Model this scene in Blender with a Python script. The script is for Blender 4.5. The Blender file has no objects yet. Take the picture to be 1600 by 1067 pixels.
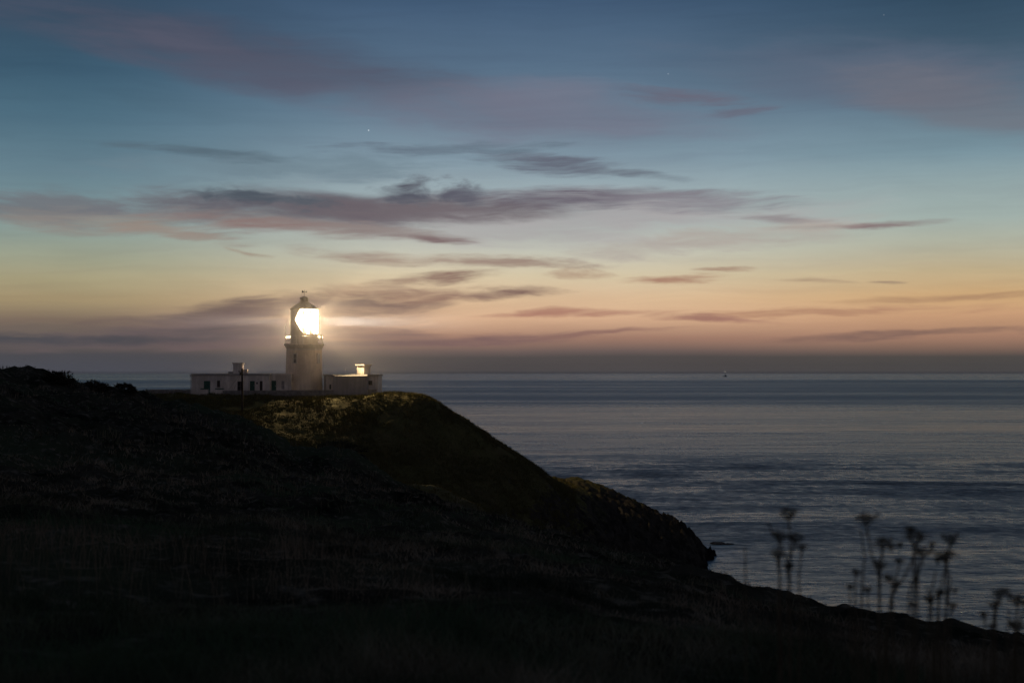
import bpy, bmesh, math, random
import numpy as np
from mathutils import Vector, Matrix
R = math.radians
random.seed(7)
rng = np.random.default_rng(11)
scene = bpy.context.scene

# ------------------------------------------------------------------ camera
CAM_Z = 38.0
F = 2222.0                                   # focal length in photograph pixels (1600 wide, 50 mm)
SEA_R = 60000.0
PITCH = math.atan(48.5 / F)
cam_d = bpy.data.cameras.new('camera')
cam = bpy.data.objects.new('camera', cam_d)
scene.collection.objects.link(cam)
cam.location = (0, 0, CAM_Z)
cam.rotation_euler = (math.pi / 2 + PITCH, 0, 0)
cam_d.lens = 50.0
cam_d.sensor_width = 36.0
cam_d.clip_start = 0.05
cam_d.clip_end = 200000.0
cam_d.dof.use_dof = True
cam_d.dof.focus_distance = 250.0
cam_d.dof.aperture_fstop = 2.4
scene.camera = cam

def lin(c):
    out = []
    for v in c:
        v = v / 255.0
        out.append(v / 12.92 if v <= 0.04045 else ((v + 0.055) / 1.055) ** 2.4)
    return (out[0], out[1], out[2], 1.0)

def azel(u, v):
    """direction of a photograph pixel as azimuth / elevation, both in F-scaled radians"""
    dx, dy, dz = (u - 800) / F, 1.0, (533.5 - v) / F
    c, s = math.cos(PITCH), math.sin(PITCH)
    y, z = dy * c - dz * s, dy * s + dz * c
    return math.atan2(dx, y) * F, math.atan2(z, math.hypot(dx, y)) * F

# ------------------------------------------------------------------ world: dusk sky
world = bpy.data.worlds.new('World')
scene.world = world
world.use_nodes = True
wt = world.node_tree
wt.nodes.clear()

class NT:
    def __init__(s, tree): s.t = tree
    def node(s, typ, **kw):
        n = s.t.nodes.new(typ)
        for k, v in kw.items(): setattr(n, k, v)
        return n
    def put(s, sock, v):
        if hasattr(v, 'is_output') or isinstance(v, bpy.types.NodeSocket): s.t.links.new(v, sock)
        elif v is not None: sock.default_value = v
    def math(s, op, a, b=None, c=None, clamp=False):
        n = s.node('ShaderNodeMath', operation=op, use_clamp=clamp)
        s.put(n.inputs[0], a)
        if b is not None: s.put(n.inputs[1], b)
        if c is not None: s.put(n.inputs[2], c)
        return n.outputs[0]
    def vmath(s, op, a, b=None, c=None):
        n = s.node('ShaderNodeVectorMath', operation=op)
        s.put(n.inputs[0], a)
        if b is not None: s.put(n.inputs[1], b)
        if c is not None: s.put(n.inputs[2], c)
        return n.outputs[0]
    def maprange(s, v, a, b, c=0.0, d=1.0, smooth=False):
        n = s.node('ShaderNodeMapRange')
        if smooth: n.interpolation_type = 'SMOOTHSTEP'
        s.put(n.inputs[0], v)
        for i, x in enumerate((a, b, c, d)): s.put(n.inputs[i + 1], x)
        return n.outputs[0]
    def noise(s, vec, scale=1.0, detail=3.0, rough=0.5, dist=0.0, color=False, lac=2.0):
        n = s.node('ShaderNodeTexNoise')
        s.put(n.inputs['Vector'], vec)
        n.inputs['Scale'].default_value = scale
        n.inputs['Detail'].default_value = detail
        n.inputs['Roughness'].default_value = rough
        n.inputs['Distortion'].default_value = dist
        n.inputs['Lacunarity'].default_value = lac
        return n.outputs['Color' if color else 'Fac']
    def mix(s, f, a, b):
        n = s.node('ShaderNodeMix', data_type='RGBA')
        s.put(n.inputs[0], f); s.put(n.inputs[6], a); s.put(n.inputs[7], b)
        return n.outputs[2]
    def ramp(s, f, stops):
        n = s.node('ShaderNodeValToRGB')
        cr = n.color_ramp
        while len(cr.elements) > 1: cr.elements.remove(cr.elements[-1])
        cr.elements[0].position = stops[0][0]; cr.elements[0].color = stops[0][1]
        for p, c in stops[1:]:
            e = cr.elements.new(p); e.color = c
        s.put(n.inputs[0], f)
        return n.outputs[0]

W = NT(wt)
tc = W.node('ShaderNodeTexCoord')
sep = W.node('ShaderNodeSeparateXYZ')
wt.links.new(W.vmath('NORMALIZE', tc.outputs['Generated']), sep.inputs[0])
AZ = W.math('MULTIPLY', W.math('ARCTAN2', sep.outputs[0], sep.outputs[1]), F)
EL = W.math('MULTIPLY', W.math('ARCSINE', sep.outputs[2]), F)
comb = W.node('ShaderNodeCombineXYZ')
wt.links.new(AZ, comb.inputs[0]); wt.links.new(EL, comb.inputs[1])
C0 = comb.outputs[0]
# slow waviness of the air layers
wob = W.noise(W.vmath('MULTIPLY', C0, (1 / 520, 1 / 140, 0)), 1.0, 3.0, color=True)
ELW = W.math('ADD', EL, W.math('MULTIPLY', W.math('SUBTRACT', wob, 0.5), 16.0))
EMAX = 3500.0
def sky_ramp(stops):
    st = []
    for e, c in stops:
        y_ = .3 * c[0] + .59 * c[1] + .11 * c[2]; k_ = .10 if e > 160 else .04
        st.append((math.sqrt(max(e, 0) / EMAX), lin([q + (y_ - q) * k_ for q in c])))
    return st
up = [(760, (46, 68, 92)), (1100, (38, 56, 80)), (2000, (36, 50, 70)), (3490, (32, 44, 64))]
left = [(0, (80, 81, 90)), (12, (75, 76, 84)), (28, (76, 75, 80)), (33, (84, 79, 80)), (52, (92, 86, 84)), (80, (125, 108, 94)), (110, (163, 145, 110)),
        (140, (166, 157, 124)), (170, (156, 160, 136)), (210, (138, 157, 150)), (250, (118, 145, 151)), (300, (100, 130, 144)),
        (380, (76, 111, 131)), (450, (58, 91, 114)), (520, (54, 80, 103)), (582, (52, 75, 100))] + up
mid = [(0, (80, 76, 77)), (12, (78, 73, 73)), (24, (82, 76, 75)), (33, (108, 92, 88)), (55, (162, 124, 106)), (85, (214, 172, 138)), (115, (220, 187, 150)),
       (150, (214, 198, 166)), (190, (196, 196, 180)), (230, (178, 188, 184)), (280, (156, 174, 180)), (330, (128, 151, 166)),
       (400, (104, 130, 151)), (480, (84, 110, 136)), (582, (60, 87, 118))] + up
right = [(0, (77, 74, 74)), (12, (74, 71, 70)), (24, (79, 74, 71)), (32, (112, 92, 83)), (55, (166, 126, 104)), (85, (200, 155, 118)), (115, (208, 169, 121)),
         (150, (192, 173, 136)), (190, (178, 179, 158)), (230, (160, 176, 170)), (280, (145, 166, 168)), (330, (120, 149, 162)),
         (400, (94, 120, 139)), (480, (64, 90, 111)), (582, (42, 70, 95))] + up
rear = [(0, (92, 84, 86)), (200, (102, 90, 92)), (500, (96, 90, 100)), (1100, (66, 72, 90)), (2000, (42, 54, 72)), (3490, (32, 44, 64))]
fac = W.math('SQRT', W.math('MAXIMUM', W.math('DIVIDE', ELW, EMAX), 0.0))
cL, cM, cR, cB = [W.ramp(fac, sky_ramp(x)) for x in (left, mid, right, rear)]
col = W.mix(W.maprange(AZ, -690, -120, smooth=True), cL, cM)
col = W.mix(W.maprange(AZ, 120, 720, smooth=True), col, cR)
col = W.mix(W.maprange(W.math('ABSOLUTE', W.math('SUBTRACT', AZ, 100)), 1000, 3000, smooth=True), col, cB)
# --- cirrus and stratus: ellipses in azimuth/elevation, torn by stretched noise
def warp(sx, sy, ax, ay, det, seed):
    n = W.noise(W.vmath('ADD', W.vmath('MULTIPLY', C0, (1 / sx, 1 / sy, 0)), (seed, seed * 1.7, seed)), 1.0, det, 0.55, color=True)
    n = W.vmath('SUBTRACT', n, (0.5, 0.5, 0.5))
    return W.vmath('ADD', C0, W.vmath('MULTIPLY', n, (ax, ay, 0)))
warps = {'s': warp(240, 50, 110, 38, 7.0, 3.1), 'p': warp(60, 26, 60, 46, 7.0, 9.4), 'w': warp(420, 130, 160, 60, 4.0, 5.5)}
def streak(sx, sy, shear, det, seed, dist=0.0):
    m = W.node('ShaderNodeMapping')
    m.inputs['Location'].default_value = (seed, seed * 2.3, 0)
    m.inputs['Rotation'].default_value = (0, 0, R(shear))
    wt.links.new(warps['w'], m.inputs['Vector'])
    v = W.vmath('MULTIPLY', m.outputs[0], (1 / sx, 1 / sy, 0))
    return W.noise(v, 1.0, det, 0.6, dist)
fields = {'a': streak(150, 15, -2.5, 6.0, 11), 'b': streak(120, 22, 4, 6.0, 431), 'c': streak(60, 26, 0, 6.0, 77, 0.6), 'd': streak(300, 60, 4, 5.0, 177)}
tear = W.maprange(fields['d'], .30, .62,   .74, 1.06); tear2 = W.maprange(streak(90, 7, -1, 5.0, 611), .32, .60, .64, 1.08)
# u, v, half width, half height, rise to the right (deg), colour, opacity, warp, field, noise amount
clouds = [
 (330, 72, 560, 66, -8, (74, 79, 97), .75, 'w', 'd', .5), (430, 108, 560, 60, -10, (88, 89, 106), .62, 'w', 'd', .5),
 (860, 180, 460, 66, -2, (114, 117, 134), .75, 'w', 'd', .5), (1350, 112, 460, 74, -5, (94, 103, 122), .65, 'w', 'd', .5),
 (1560, 165, 330, 70, -14, (112, 112, 122), .65, 'w', 'd', .5), (1060, 153, 150, 20, -6, (106, 104, 120), .8, 's', 'a', .7),
 (1165, 176, 80, 11, 3, (104, 104, 120), .8, 's', 'a', .5),
 (290, 235, 200, 15, -2, (86, 104, 116), .75, 's', 'a', .8), (690, 231, 300, 14, 2, (98, 112, 126), .8, 's', 'a', .8),
 (450, 262, 420, 30, 2, (110, 130, 142), .6, 's', 'b', .9), (860, 258, 160, 24, -4, (102, 108, 122), .95, 's', 'a', .7), (985, 273, 130, 10, -6, (106, 114, 126), .8, 's', 'a', .5),
 (850, 345, 620, 60, 1, (168, 162, 163), .75, 'w', 'd', .7),
 (130, 326, 330, 42, 1, (112, 114, 120), .90, 's', 'b', .7), (160, 350, 300, 30, -3, (140, 134, 128), .75, 's', 'a', .7),
 (840, 312, 380, 26, 1, (110, 105, 115), .95, 's', 'a', .5), (1080, 318, 210, 28, -1, (132, 128, 136), .75, 's', 'a', .7),
 (500, 324, 380, 42, -1, (96, 90, 99), 1.0, 's', 'b', .28), (640, 330, 330, 30, 0, (112, 103, 108), .9, 's', 'b', .4), (385, 308, 110, 24, -2, (80, 88, 98), .95, 'p', 'c', .6), (470, 314, 80, 20, 0, (84, 92, 102), .8, 'p', 'c', .7),
 (645, 302, 75, 26, 0, (88, 90, 101), .95, 'p', 'c', .7), (725, 300, 60, 26, 0, (92, 92, 104), .9, 'p', 'c', .8),
 (430, 349, 270, 20, -3, (140, 121, 117), .9, 's', 'a', .5), (590, 358, 200, 15, -5, (142, 130, 127), .85, 's', 'a', .6), (685, 373, 85, 9, -5, (128, 110, 110), .95, 's', 'a', .5),
 (250, 364, 190, 16, -5, (150, 136, 126), .7, 's', 'a', .8),
 (1345, 353, 165, 9, 1.5, (134, 118, 118), 1.0, 's', 'a', .4), (1235, 343, 120, 12, -5, (140, 132, 134), .8, 's', 'a', .6), (1120, 377, 330, 30, 5, (176, 166, 158), .7, 's', 'b', .8),
 (560, 396, 140, 16, -4, (156, 136, 124), .8, 's', 'a', .7), (390, 393, 60, 6, -8, (160, 146, 130), .8, 's', 'a', .4),
 (800, 408, 190, 15, -2, (154, 132, 120), .85, 's', 'b', .8), (690, 431, 120, 18, 4, (140, 114, 102), .95, 's', 'b', .7), (590, 448, 160, 20, 8, (160, 134, 116), .7, 's', 'b', .8),
 (620, 464, 190, 22, 3, (146, 116, 102), .85, 's', 'b', .7), (790, 460, 130, 14, 2, (134, 108, 98), .95, 's', 'b', .6), (560, 482, 180, 16, 2, (122, 98, 92), .9, 's', 'a', .5),
 (1050, 434, 115, 12, 2, (168, 128, 108), 1.0, 's', 'a', .5), (1130, 419, 60, 5, -2, (160, 128, 110), .9, 's', 'a', .3), (905, 430, 80, 12, 3, (170, 140, 120), .7, 's', 'b', .8),
 (1280, 436, 90, 7, -2, (170, 146, 122), .7, 's', 'a', .5), (1390, 435, 40, 5, 0, (160, 138, 116), .8, 's', 'a', .4),
 (330, 492, 300, 26, 6, (110, 95, 91), 1.0, 's', 'a', .45), (440, 480, 230, 28, 5, (108, 90, 88), 1.0, 's', 'a', .4), (400, 510, 380, 38, 4, (122, 102, 101), 1.0, 's', 'a', .35), (230, 524, 380, 28, 3, (100, 89, 90), 1.0, 's', 'a', .35),
 (120, 531, 300, 12, 0, (76, 75, 80), .95, 's', 'a', .5), (60, 515, 180, 14, 2, (110, 98, 90), .8, 's', 'a', .6),
 (470, 535, 420, 12, 1, (106, 90, 92), .8, 's', 'a', .5),
 (900, 489, 210, 9, 1, (172, 126, 108), .9, 's', 'a', .5), (1300, 488, 330, 10, 1, (176, 134, 108), .8, 's', 'a', .7), (1100, 496, 150, 8, -3, (160, 118, 104), .9, 's', 'a', .5),
 (1500, 468, 250, 9, 1, (172, 136, 106), .7, 's', 'a', .6),
 (780, 528, 260, 13, 2.5, (122, 96, 94), .85, 's', 'a', .5), (950, 518, 170, 6, 4, (140, 106, 98), .8, 's', 'a', .4), (620, 520, 150, 10, -2, (128, 104, 100), .8, 's', 'a', .5),
 (1400, 522, 330, 10, 1, (124, 98, 90), .8, 's', 'a', .5),
]
for (u, v, hw, hh, ang, c, op, wp, fd, am) in clouds:
    a, e = azel(u, v)
    m = W.node('ShaderNodeMapping', vector_type='TEXTURE')
    m.inputs['Location'].default_value = (a, e, 0)
    m.inputs['Rotation'].default_value = (0, 0, R(ang))
    m.inputs['Scale'].default_value = (hw, hh, 1)
    wt.links.new(warps[wp], m.inputs['Vector'])
    g = W.node('ShaderNodeTexGradient', gradient_type='SPHERICAL')
    wt.links.new(m.outputs[0], g.inputs[0])
    d = W.math('MULTIPLY_ADD', W.math('SUBTRACT', fields[fd], 0.5), am * 2.6, g.outputs['Fac'])
    d = W.math('MULTIPLY', W.maprange(d, 0.05, 0.85, 0.0, op, True), W.maprange(g.outputs['Fac'], 0.0, 0.30, smooth=True))
    d = W.math('MULTIPLY', d, tear if hh > 30 else tear2)
    col = W.mix(d, col, lin(c))
# thin veil streaks everywhere above the horizon bank
vs_ = W.math('MULTIPLY', W.maprange(streak(420, 16, -1.5, 6.0, 913), .46, .72, 0, .30), W.maprange(EL, 30, 90))
col = W.mix(vs_, col, W.vmath('MULTIPLY', col, (.80, .76, .80)))
vs_ = W.math('MULTIPLY', W.maprange(streak(500, 26, 3, 6.0, 513), .50, .74, 0, .22), W.maprange(EL, 60, 140))
col = W.mix(vs_, col, W.vmath('MULTIPLY', col, (1.12, 1.06, 1.04)))
# fine unevenness of the high cloud veil
vn = W.maprange(fields['d'], 0.3, 0.7, 0.955, 1.045)
col = W.vmath('MULTIPLY', col, W.vmath('ADD', (0, 0, 0), vn))
# first stars of the evening
for (u, v, rad, st) in [(576, 204, 0.9, .5), (1044, 116, 0.7, .25), (1381, 24, 0.6, .2), (1160, 236, 0.6, .16)]:
    a, e = azel(u, v)
    dd = W.node('ShaderNodeVectorMath', operation='DISTANCE')
    wt.links.new(C0, dd.inputs[0]); dd.inputs[1].default_value = (a, e, 0)
    s_ = W.maprange(dd.outputs['Value'], rad * .5, rad * 1.4, st, 0.0)
    col = W.vmath('ADD', col, W.vmath('ADD', (0, 0, 0), s_))
bg = W.node('ShaderNodeBackground')
wt.links.new(col, bg.inputs[0]); bg.inputs[1].default_value = 1.0
wo = W.node('ShaderNodeOutputWorld')
wt.links.new(bg.outputs[0], wo.inputs[0])
world.cycles.sampling_method = 'MANUAL'
world.cycles.sample_map_resolution = 512

scene.view_settings.view_transform = 'Standard'
scene.view_settings.look = 'None'
scene.view_settings.exposure = 0.0
scene.view_settings.gamma = 1.0
scene.cycles.use_denoising = True
scene.cycles.max_bounces = 6
scene.cycles.sample_clamp_indirect = 3.0

# ------------------------------------------------------------------ helpers
COL = scene.collection
def tag(o, label=None, cat=None, group=None, kind=None):
    if label: o['label'] = label
    if cat: o['category'] = cat
    if group: o['group'] = group
    if kind: o['kind'] = kind
    return o
def empty(name, loc, label, cat, group=None):
    o = bpy.data.objects.new(name, None); COL.objects.link(o)
    o.location = loc; o.empty_display_size = 0.5
    return tag(o, label, cat, group)
def mesh_obj(name, verts, faces, mat, parent=None, smooth=False):
    me = bpy.data.meshes.new(name)
    me.from_pydata([tuple(map(float, v)) for v in verts], [], faces); me.update()
    return link_mesh(name, me, mat, parent, smooth)
def link_mesh(name, me, mat, parent=None, smooth=False):
    if mat: me.materials.append(mat)
    if smooth: me.polygons.foreach_set('use_smooth', [True] * len(me.polygons))
    o = bpy.data.objects.new(name, me); COL.objects.link(o)
    if parent:
        o.parent = parent
        loc = Vector((0, 0, 0)); p = parent
        while p: loc += p.location; p = p.parent
        me.transform(Matrix.Translation(-loc))
    return o
def np_mesh(name, V, Fc, mat, smooth=False):
    """fast numpy mesh, Fc is (n,3) or (n,4)"""
    me = bpy.data.meshes.new(name)
    k = Fc.shape[1]
    me.vertices.add(len(V)); me.vertices.foreach_set('co', V.astype(np.float32).ravel())
    me.loops.add(Fc.size); me.loops.foreach_set('vertex_index', Fc.astype(np.int32).ravel())
    me.polygons.add(len(Fc))
    me.polygons.foreach_set('loop_start', np.arange(0, Fc.size, k, dtype=np.int32))
    me.polygons.foreach_set('loop_total', np.full(len(Fc), k, dtype=np.int32))
    me.update(calc_edges=True); me.validate()
    if mat: me.materials.append(mat)
    if smooth: me.polygons.foreach_set('use_smooth', np.ones(len(Fc), dtype=bool))
    o = bpy.data.objects.new(name, me); COL.objects.link(o)
    return o

class MB:
    def __init__(s): s.v = []; s.f = []
    def add(s, vs, fs):
        b = len(s.v); s.v += [tuple(v) for v in vs]; s.f += [[i + b for i in f] for f in fs]; return s
    def box(s, x0, x1, y0, y1, z0, z1, rot=0.0, piv=None, taper=0.0):
        vs = [(x0, y0, z0), (x1, y0, z0), (x1, y1, z0), (x0, y1, z0), (x0 + taper, y0 + taper, z1), (x1 - taper, y0 + taper, z1), (x1 - taper, y1 - taper, z1), (x0 + taper, y1 - taper, z1)]
        if rot:
            cx, cy = piv or ((x0 + x1) / 2, (y0 + y1) / 2)
            c, n = math.cos(rot), math.sin(rot)
            vs = [(cx + (x - cx) * c - (y - cy) * n, cy + (x - cx) * n + (y - cy) * c, z) for x, y, z in vs]
        return s.add(vs, [(0, 3, 2, 1), (4, 5, 6, 7), (0, 1, 5, 4), (1, 2, 6, 5), (2, 3, 7, 6), (3, 0, 4, 7)])
    def lathe(s, cx, cy, prof, n=48, cap=True):
        vs = []; fs = []
        for (r, z) in prof:
            for i in range(n):
                a = 2 * math.pi * i / n; vs.append((cx + r * math.sin(a), cy - r * math.cos(a), z))
        for k in range(len(prof) - 1):
            for i in range(n):
                j = (i + 1) % n; fs.append((k * n + i, k * n + j, (k + 1) * n + j, (k + 1) * n + i))
        if cap:
            fs.append(tuple(range(n - 1, -1, -1))); fs.append(tuple(range((len(prof) - 1) * n, len(prof) * n)))
        return s.add(vs, fs)
    def tube(s, pts, rad, n=6):
        pts = [Vector(p) for p in pts]
        rads = rad if isinstance(rad, (list, tuple)) else [rad] * len(pts)
        vs = []; fs = []
        for k, p in enumerate(pts):
            t = (pts[min(k + 1, len(pts) - 1)] - pts[max(k - 1, 0)])
            t = t.normalized() if t.length > 1e-9 else Vector((0, 0, 1))
            a = Vector((1, 0, 0)) if abs(t.x) < 0.8 else Vector((0, 1, 0))
            e1 = t.cross(a).normalized(); e2 = t.cross(e1)
            for i in range(n):
                th = 2 * math.pi * i / n
                vs.append(tuple(p + (e1 * math.cos(th) + e2 * math.sin(th)) * rads[k]))
        for k in range(len(pts) - 1):
            for i in range(n):
                j = (i + 1) % n; fs.append((k * n + i, k * n + j, (k + 1) * n + j, (k + 1) * n + i))
        fs.append(tuple(range(n - 1, -1, -1))); fs.append(tuple(range((len(pts) - 1) * n, len(pts) * n)))
        return s.add(vs, fs)
    def facade(s, x0, x1, z0, z1, y0, y1, holes):
        """a wall in the xz plane with real openings; holes = (x0,x1,z0,z1)"""
        xs = sorted({x0, x1} | {h[0] for h in holes} | {h[1] for h in holes})
        for a, b in zip(xs[:-1], xs[1:]):
            segs = [(z0, z1)]
            for h in holes:
                if h[0] <= a + 1e-6 and h[1] >= b - 1e-6:
                    ns = []
                    for p, q in segs:
                        if h[2] > p: ns.append((p, min(q, h[2])))
                        if h[3] < q: ns.append((max(p, h[3]), q))
                    segs = ns
            for p, q in segs:
                if q - p > 1e-4: s.box(a, b, y0, y1, p, q)
        return s
    def build(s, name, mat, parent=None, smooth=False):
        return mesh_obj(name, s.v, s.f, mat, parent, smooth)

def material(name, base, rough=0.8, spec=0.3, fn=None, metal=0.0):
    m = bpy.data.materials.new(name); m.use_nodes = True
    b = m.node_tree.nodes['Principled BSDF']
    b.inputs['Base Color'].default_value = (*base, 1); b.inputs['Roughness'].default_value = rough
    b.inputs['Specular IOR Level'].default_value = spec; b.inputs['Metallic'].default_value = metal
    if fn: fn(NT(m.node_tree), b)
    return m
def pos(T): return T.node('ShaderNodeNewGeometry').outputs['Position']
def mottled(c1, c2, scale, bump=0.0, bscale=8.0, c3=None, stretch=(1, 1, 1), lo=.35, hi=.65):
    def fn(T, b):
        p = T.vmath('MULTIPLY', pos(T), stretch)
        n = T.noise(p, scale, 6.0, 0.6)
        c = T.mix(T.maprange(n, lo, hi), (*c1, 1), (*c2, 1))
        if c3:
            c = T.mix(T.maprange(T.noise(p, scale * 0.23, 4.0), .48, .62), c, (*c3, 1))
        T.put(b.inputs['Base Color'], c)
        if bump:
            bn = T.node('ShaderNodeBump'); bn.inputs['Strength'].default_value = bump; bn.inputs['Distance'].default_value = 0.05
            T.put(bn.inputs['Height'], T.noise(p, bscale, 5.0)); T.put(b.inputs['Normal'], bn.outputs[0])
    return fn
# painted, weather-streaked walls
def paint(c1, c2):
    def fn(T, b):
        p = pos(T)
        st = T.noise(T.vmath('MULTIPLY', p, (2.2, 2.2, 0.25)), 1.0, 5.0, .6)
        bl = T.noise(p, 0.5, 4.0)
        c = T.mix(T.maprange(T.math('MULTIPLY', st, bl), .18, .36), (*c2, 1), (*c1, 1))
        T.put(b.inputs['Base Color'], c)
        bn = T.node('ShaderNodeBump'); bn.inputs['Strength'].default_value = .5; bn.inputs['Distance'].default_value = 0.02
        T.put(bn.inputs['Height'], T.noise(p, 5.0, 5.0)); T.put(b.inputs['Normal'], bn.outputs[0])
    return fn
M = {}
M['white'] = material('white_paint', (.75, .73, .7), .75, .3, paint((.80, .73, .65), (.55, .49, .42)))
M['glare_white'] = material('glare_tinted_white', (.8, .7, .56), .75, .3, paint((.84, .71, .56), (.66, .55, .42)))  # white tower paint with the lamp's warm glare put into its colour
M['grey_render'] = material('grey_render', (.5, .5, .5), .85, .2, paint((.34, .32, .33), (.24, .23, .23)))
M['roof_felt'] = material('roof_felt', (.4, .38, .35), .9, .2, mottled((.42, .40, .36), (.30, .28, .26), 1.2))
M['green_paint'] = material('green_paint', (.015, .09, .06), .5, .4, mottled((.015, .10, .065), (.01, .06, .04), 2.0))
M['dark_frame'] = material('dark_frame', (.03, .03, .03), .6)
M['brown_frame'] = material('brown_frame', (.12, .09, .07), .6, .3)
M['dark_glass'] = material('window_glass', (.01, .012, .014), .12, .5, mottled((.008, .01, .012), (.02, .022, .022), 1.0))
M['stone'] = material('boundary_stone', (.3, .29, .27), .9, .2, mottled((.28, .26, .24), (.15, .14, .13), 2.5, .6, 6.0))
M['metal_white'] = material('white_metal', (.7, .68, .64), .4, .5, mottled((.72, .70, .66), (.5, .46, .4), 3.0))
M['dome'] = material('dome_paint', (.42, .37, .3), .5, .4, mottled((.46, .40, .32), (.30, .26, .2), 1.5))
M['wood'] = material('weathered_pole', (.05, .04, .03), .9, .2, mottled((.05, .04, .03), (.025, .02, .016), 3.0, stretch=(1, 1, .2)))
M['wire'] = material('cable', (.02, .02, .02), .6)
M['plant'] = material('dry_stalk', (.04, .035, .025), .9, .1, mottled((.09, .08, .055), (.05, .045, .03), 20.0))
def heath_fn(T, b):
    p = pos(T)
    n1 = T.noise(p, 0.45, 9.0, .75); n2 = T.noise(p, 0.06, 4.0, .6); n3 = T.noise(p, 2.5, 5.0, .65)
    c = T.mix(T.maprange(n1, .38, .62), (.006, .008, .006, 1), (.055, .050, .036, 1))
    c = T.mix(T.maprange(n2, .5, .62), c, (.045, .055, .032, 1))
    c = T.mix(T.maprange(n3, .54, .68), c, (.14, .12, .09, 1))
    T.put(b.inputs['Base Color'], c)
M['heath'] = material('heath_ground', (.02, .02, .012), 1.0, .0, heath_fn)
def island_fn(T, b):
    p = pos(T)
    n1 = T.noise(p, 0.5, 6.0, .65); n2 = T.noise(p, 0.11, 4.0, .6); n3 = T.noise(p, 3.0, 5.0, .65)
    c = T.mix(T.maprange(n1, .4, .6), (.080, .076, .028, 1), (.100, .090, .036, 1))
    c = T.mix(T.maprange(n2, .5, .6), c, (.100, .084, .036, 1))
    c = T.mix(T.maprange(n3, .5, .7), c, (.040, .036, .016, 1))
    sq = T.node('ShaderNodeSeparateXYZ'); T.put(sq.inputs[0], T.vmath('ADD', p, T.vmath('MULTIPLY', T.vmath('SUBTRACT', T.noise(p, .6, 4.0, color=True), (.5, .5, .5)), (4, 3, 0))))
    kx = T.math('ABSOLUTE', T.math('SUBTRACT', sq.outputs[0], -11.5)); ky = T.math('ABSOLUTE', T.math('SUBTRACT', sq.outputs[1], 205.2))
    c = T.mix(T.math('MULTIPLY', T.math('MULTIPLY', T.maprange(kx, 8.5, 4.0), T.maprange(n1, .38, .58)), T.maprange(ky, 3.0, .8)), c, (.15, .14, .075, 1))      # lamplight on the low crest, put into the turf colour
    rock = T.mix(T.maprange(n1, .4, .6), (.018, .017, .014, 1), (.048, .044, .036, 1))
    sp = T.node('ShaderNodeSeparateXYZ'); T.put(sp.inputs[0], p)
    nz = T.node('ShaderNodeSeparateXYZ'); T.put(nz.inputs[0], T.node('ShaderNodeNewGeometry').outputs['Normal'])
    h = T.math('ADD', T.maprange(sp.outputs[2], 22, 6), T.math('MULTIPLY', T.maprange(nz.outputs[2], .75, .5), .7))
    h = T.math('ADD', h, T.math('MULTIPLY', T.math('SUBTRACT', n2, .5), 2.0))
    c = T.mix(T.maprange(h, .35, .65), c, rock)
    c = T.mix(T.maprange(sp.outputs[2], 2.0, .8), c, (.008, .008, .008, 1))
    T.put(b.inputs['Base Color'], c)
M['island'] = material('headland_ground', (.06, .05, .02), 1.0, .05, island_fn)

def grass_mat(name, c1, c2, c3):
    def fn(T, b):
        p = pos(T)
        c = T.mix(T.maprange(T.noise(p, 0.8, 5.0), .4, .6), (*c1, 1), (*c2, 1))
        c = T.mix(T.maprange(T.noise(p, .15, 4.0), .5, .62), c, (*c3, 1))
        T.put(b.inputs['Base Color'], c)
    return material(name, c1, 1.0, .0, fn)
M['grass_far'] = grass_mat('headland_grass', (.078, .074, .028), (.092, .084, .033), (.100, .084, .035))
M['grass_near'] = grass_mat('heath_grass', (.020, .030, .018), (.26, .22, .16), (.06, .10, .055))

M['seed_grass'] = grass_mat('seed_grass', (.10, .09, .065), (.20, .165, .12), (.14, .13, .085))
# ------------------------------------------------------------------ noise for terrain
def lattice(ix, iy, seed):
    h = (ix.astype(np.int64) * 374761393 + iy.astype(np.int64) * 668265263 + seed * 974711) & 0xffffffff
    h = ((h ^ (h >> 13)) * 1274126177) & 0xffffffff
    h = (h ^ (h >> 16)) & 0xffff
    return h / 65535.0
def vnoise(x, y, seed=0):
    ix = np.floor(x); iy = np.floor(y); fx = x - ix; fy = y - iy
    fx = fx * fx * (3 - 2 * fx); fy = fy * fy * (3 - 2 * fy)
    a = lattice(ix, iy, seed); b = lattice(ix + 1, iy, seed); c = lattice(ix, iy + 1, seed); d = lattice(ix + 1, iy + 1, seed)
    return (a * (1 - fx) + b * fx) * (1 - fy) + (c * (1 - fx) + d * fx) * fy - 0.5
def fbm(x, y, octv=4, seed=0, gain=.5):
    s = 0; a = 1.0
    for k in range(octv):
        s = s + a * vnoise(x * 2 ** k + 17.3 * k, y * 2 ** k - 9.1 * k, seed + k); a *= gain
    return s

def profile_table(stations, ulist, ygrid, smooth_u, smooth_y, endz):
    """stations: {depth: [(u, v_px)...]} -> heights table[y, u]"""
    ds = sorted(stations)
    rows = []
    for d in ds:
        st = stations[d]
        if isinstance(st, (int, float)): rows.append(np.full(len(ulist), float(st))); continue
        us = [a for a, b in st]; zs = [CAM_Z - (b - 582) / F * d for a, b in st]
        rows.append(np.interp(ulist, us, zs))
    rows = np.array(rows)
    tab = np.array([[0.0] * len(ulist)] * len(ygrid))
    for j in range(len(ulist)): tab[:, j] = np.interp(ygrid, ds, rows[:, j])
    def sm(a, k, ax):
        if k < 1: return a
        w = np.hanning(2 * k + 3)[1:-1]; w /= w.sum()
        pad = [(0, 0), (0, 0)]; pad[ax] = (k, k)
        ap = np.pad(a, pad, mode='edge')
        return np.apply_along_axis(lambda r: np.convolve(r, w, 'valid'), ax, ap)
    return sm(sm(tab, smooth_u, 1), smooth_y, 0)
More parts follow.
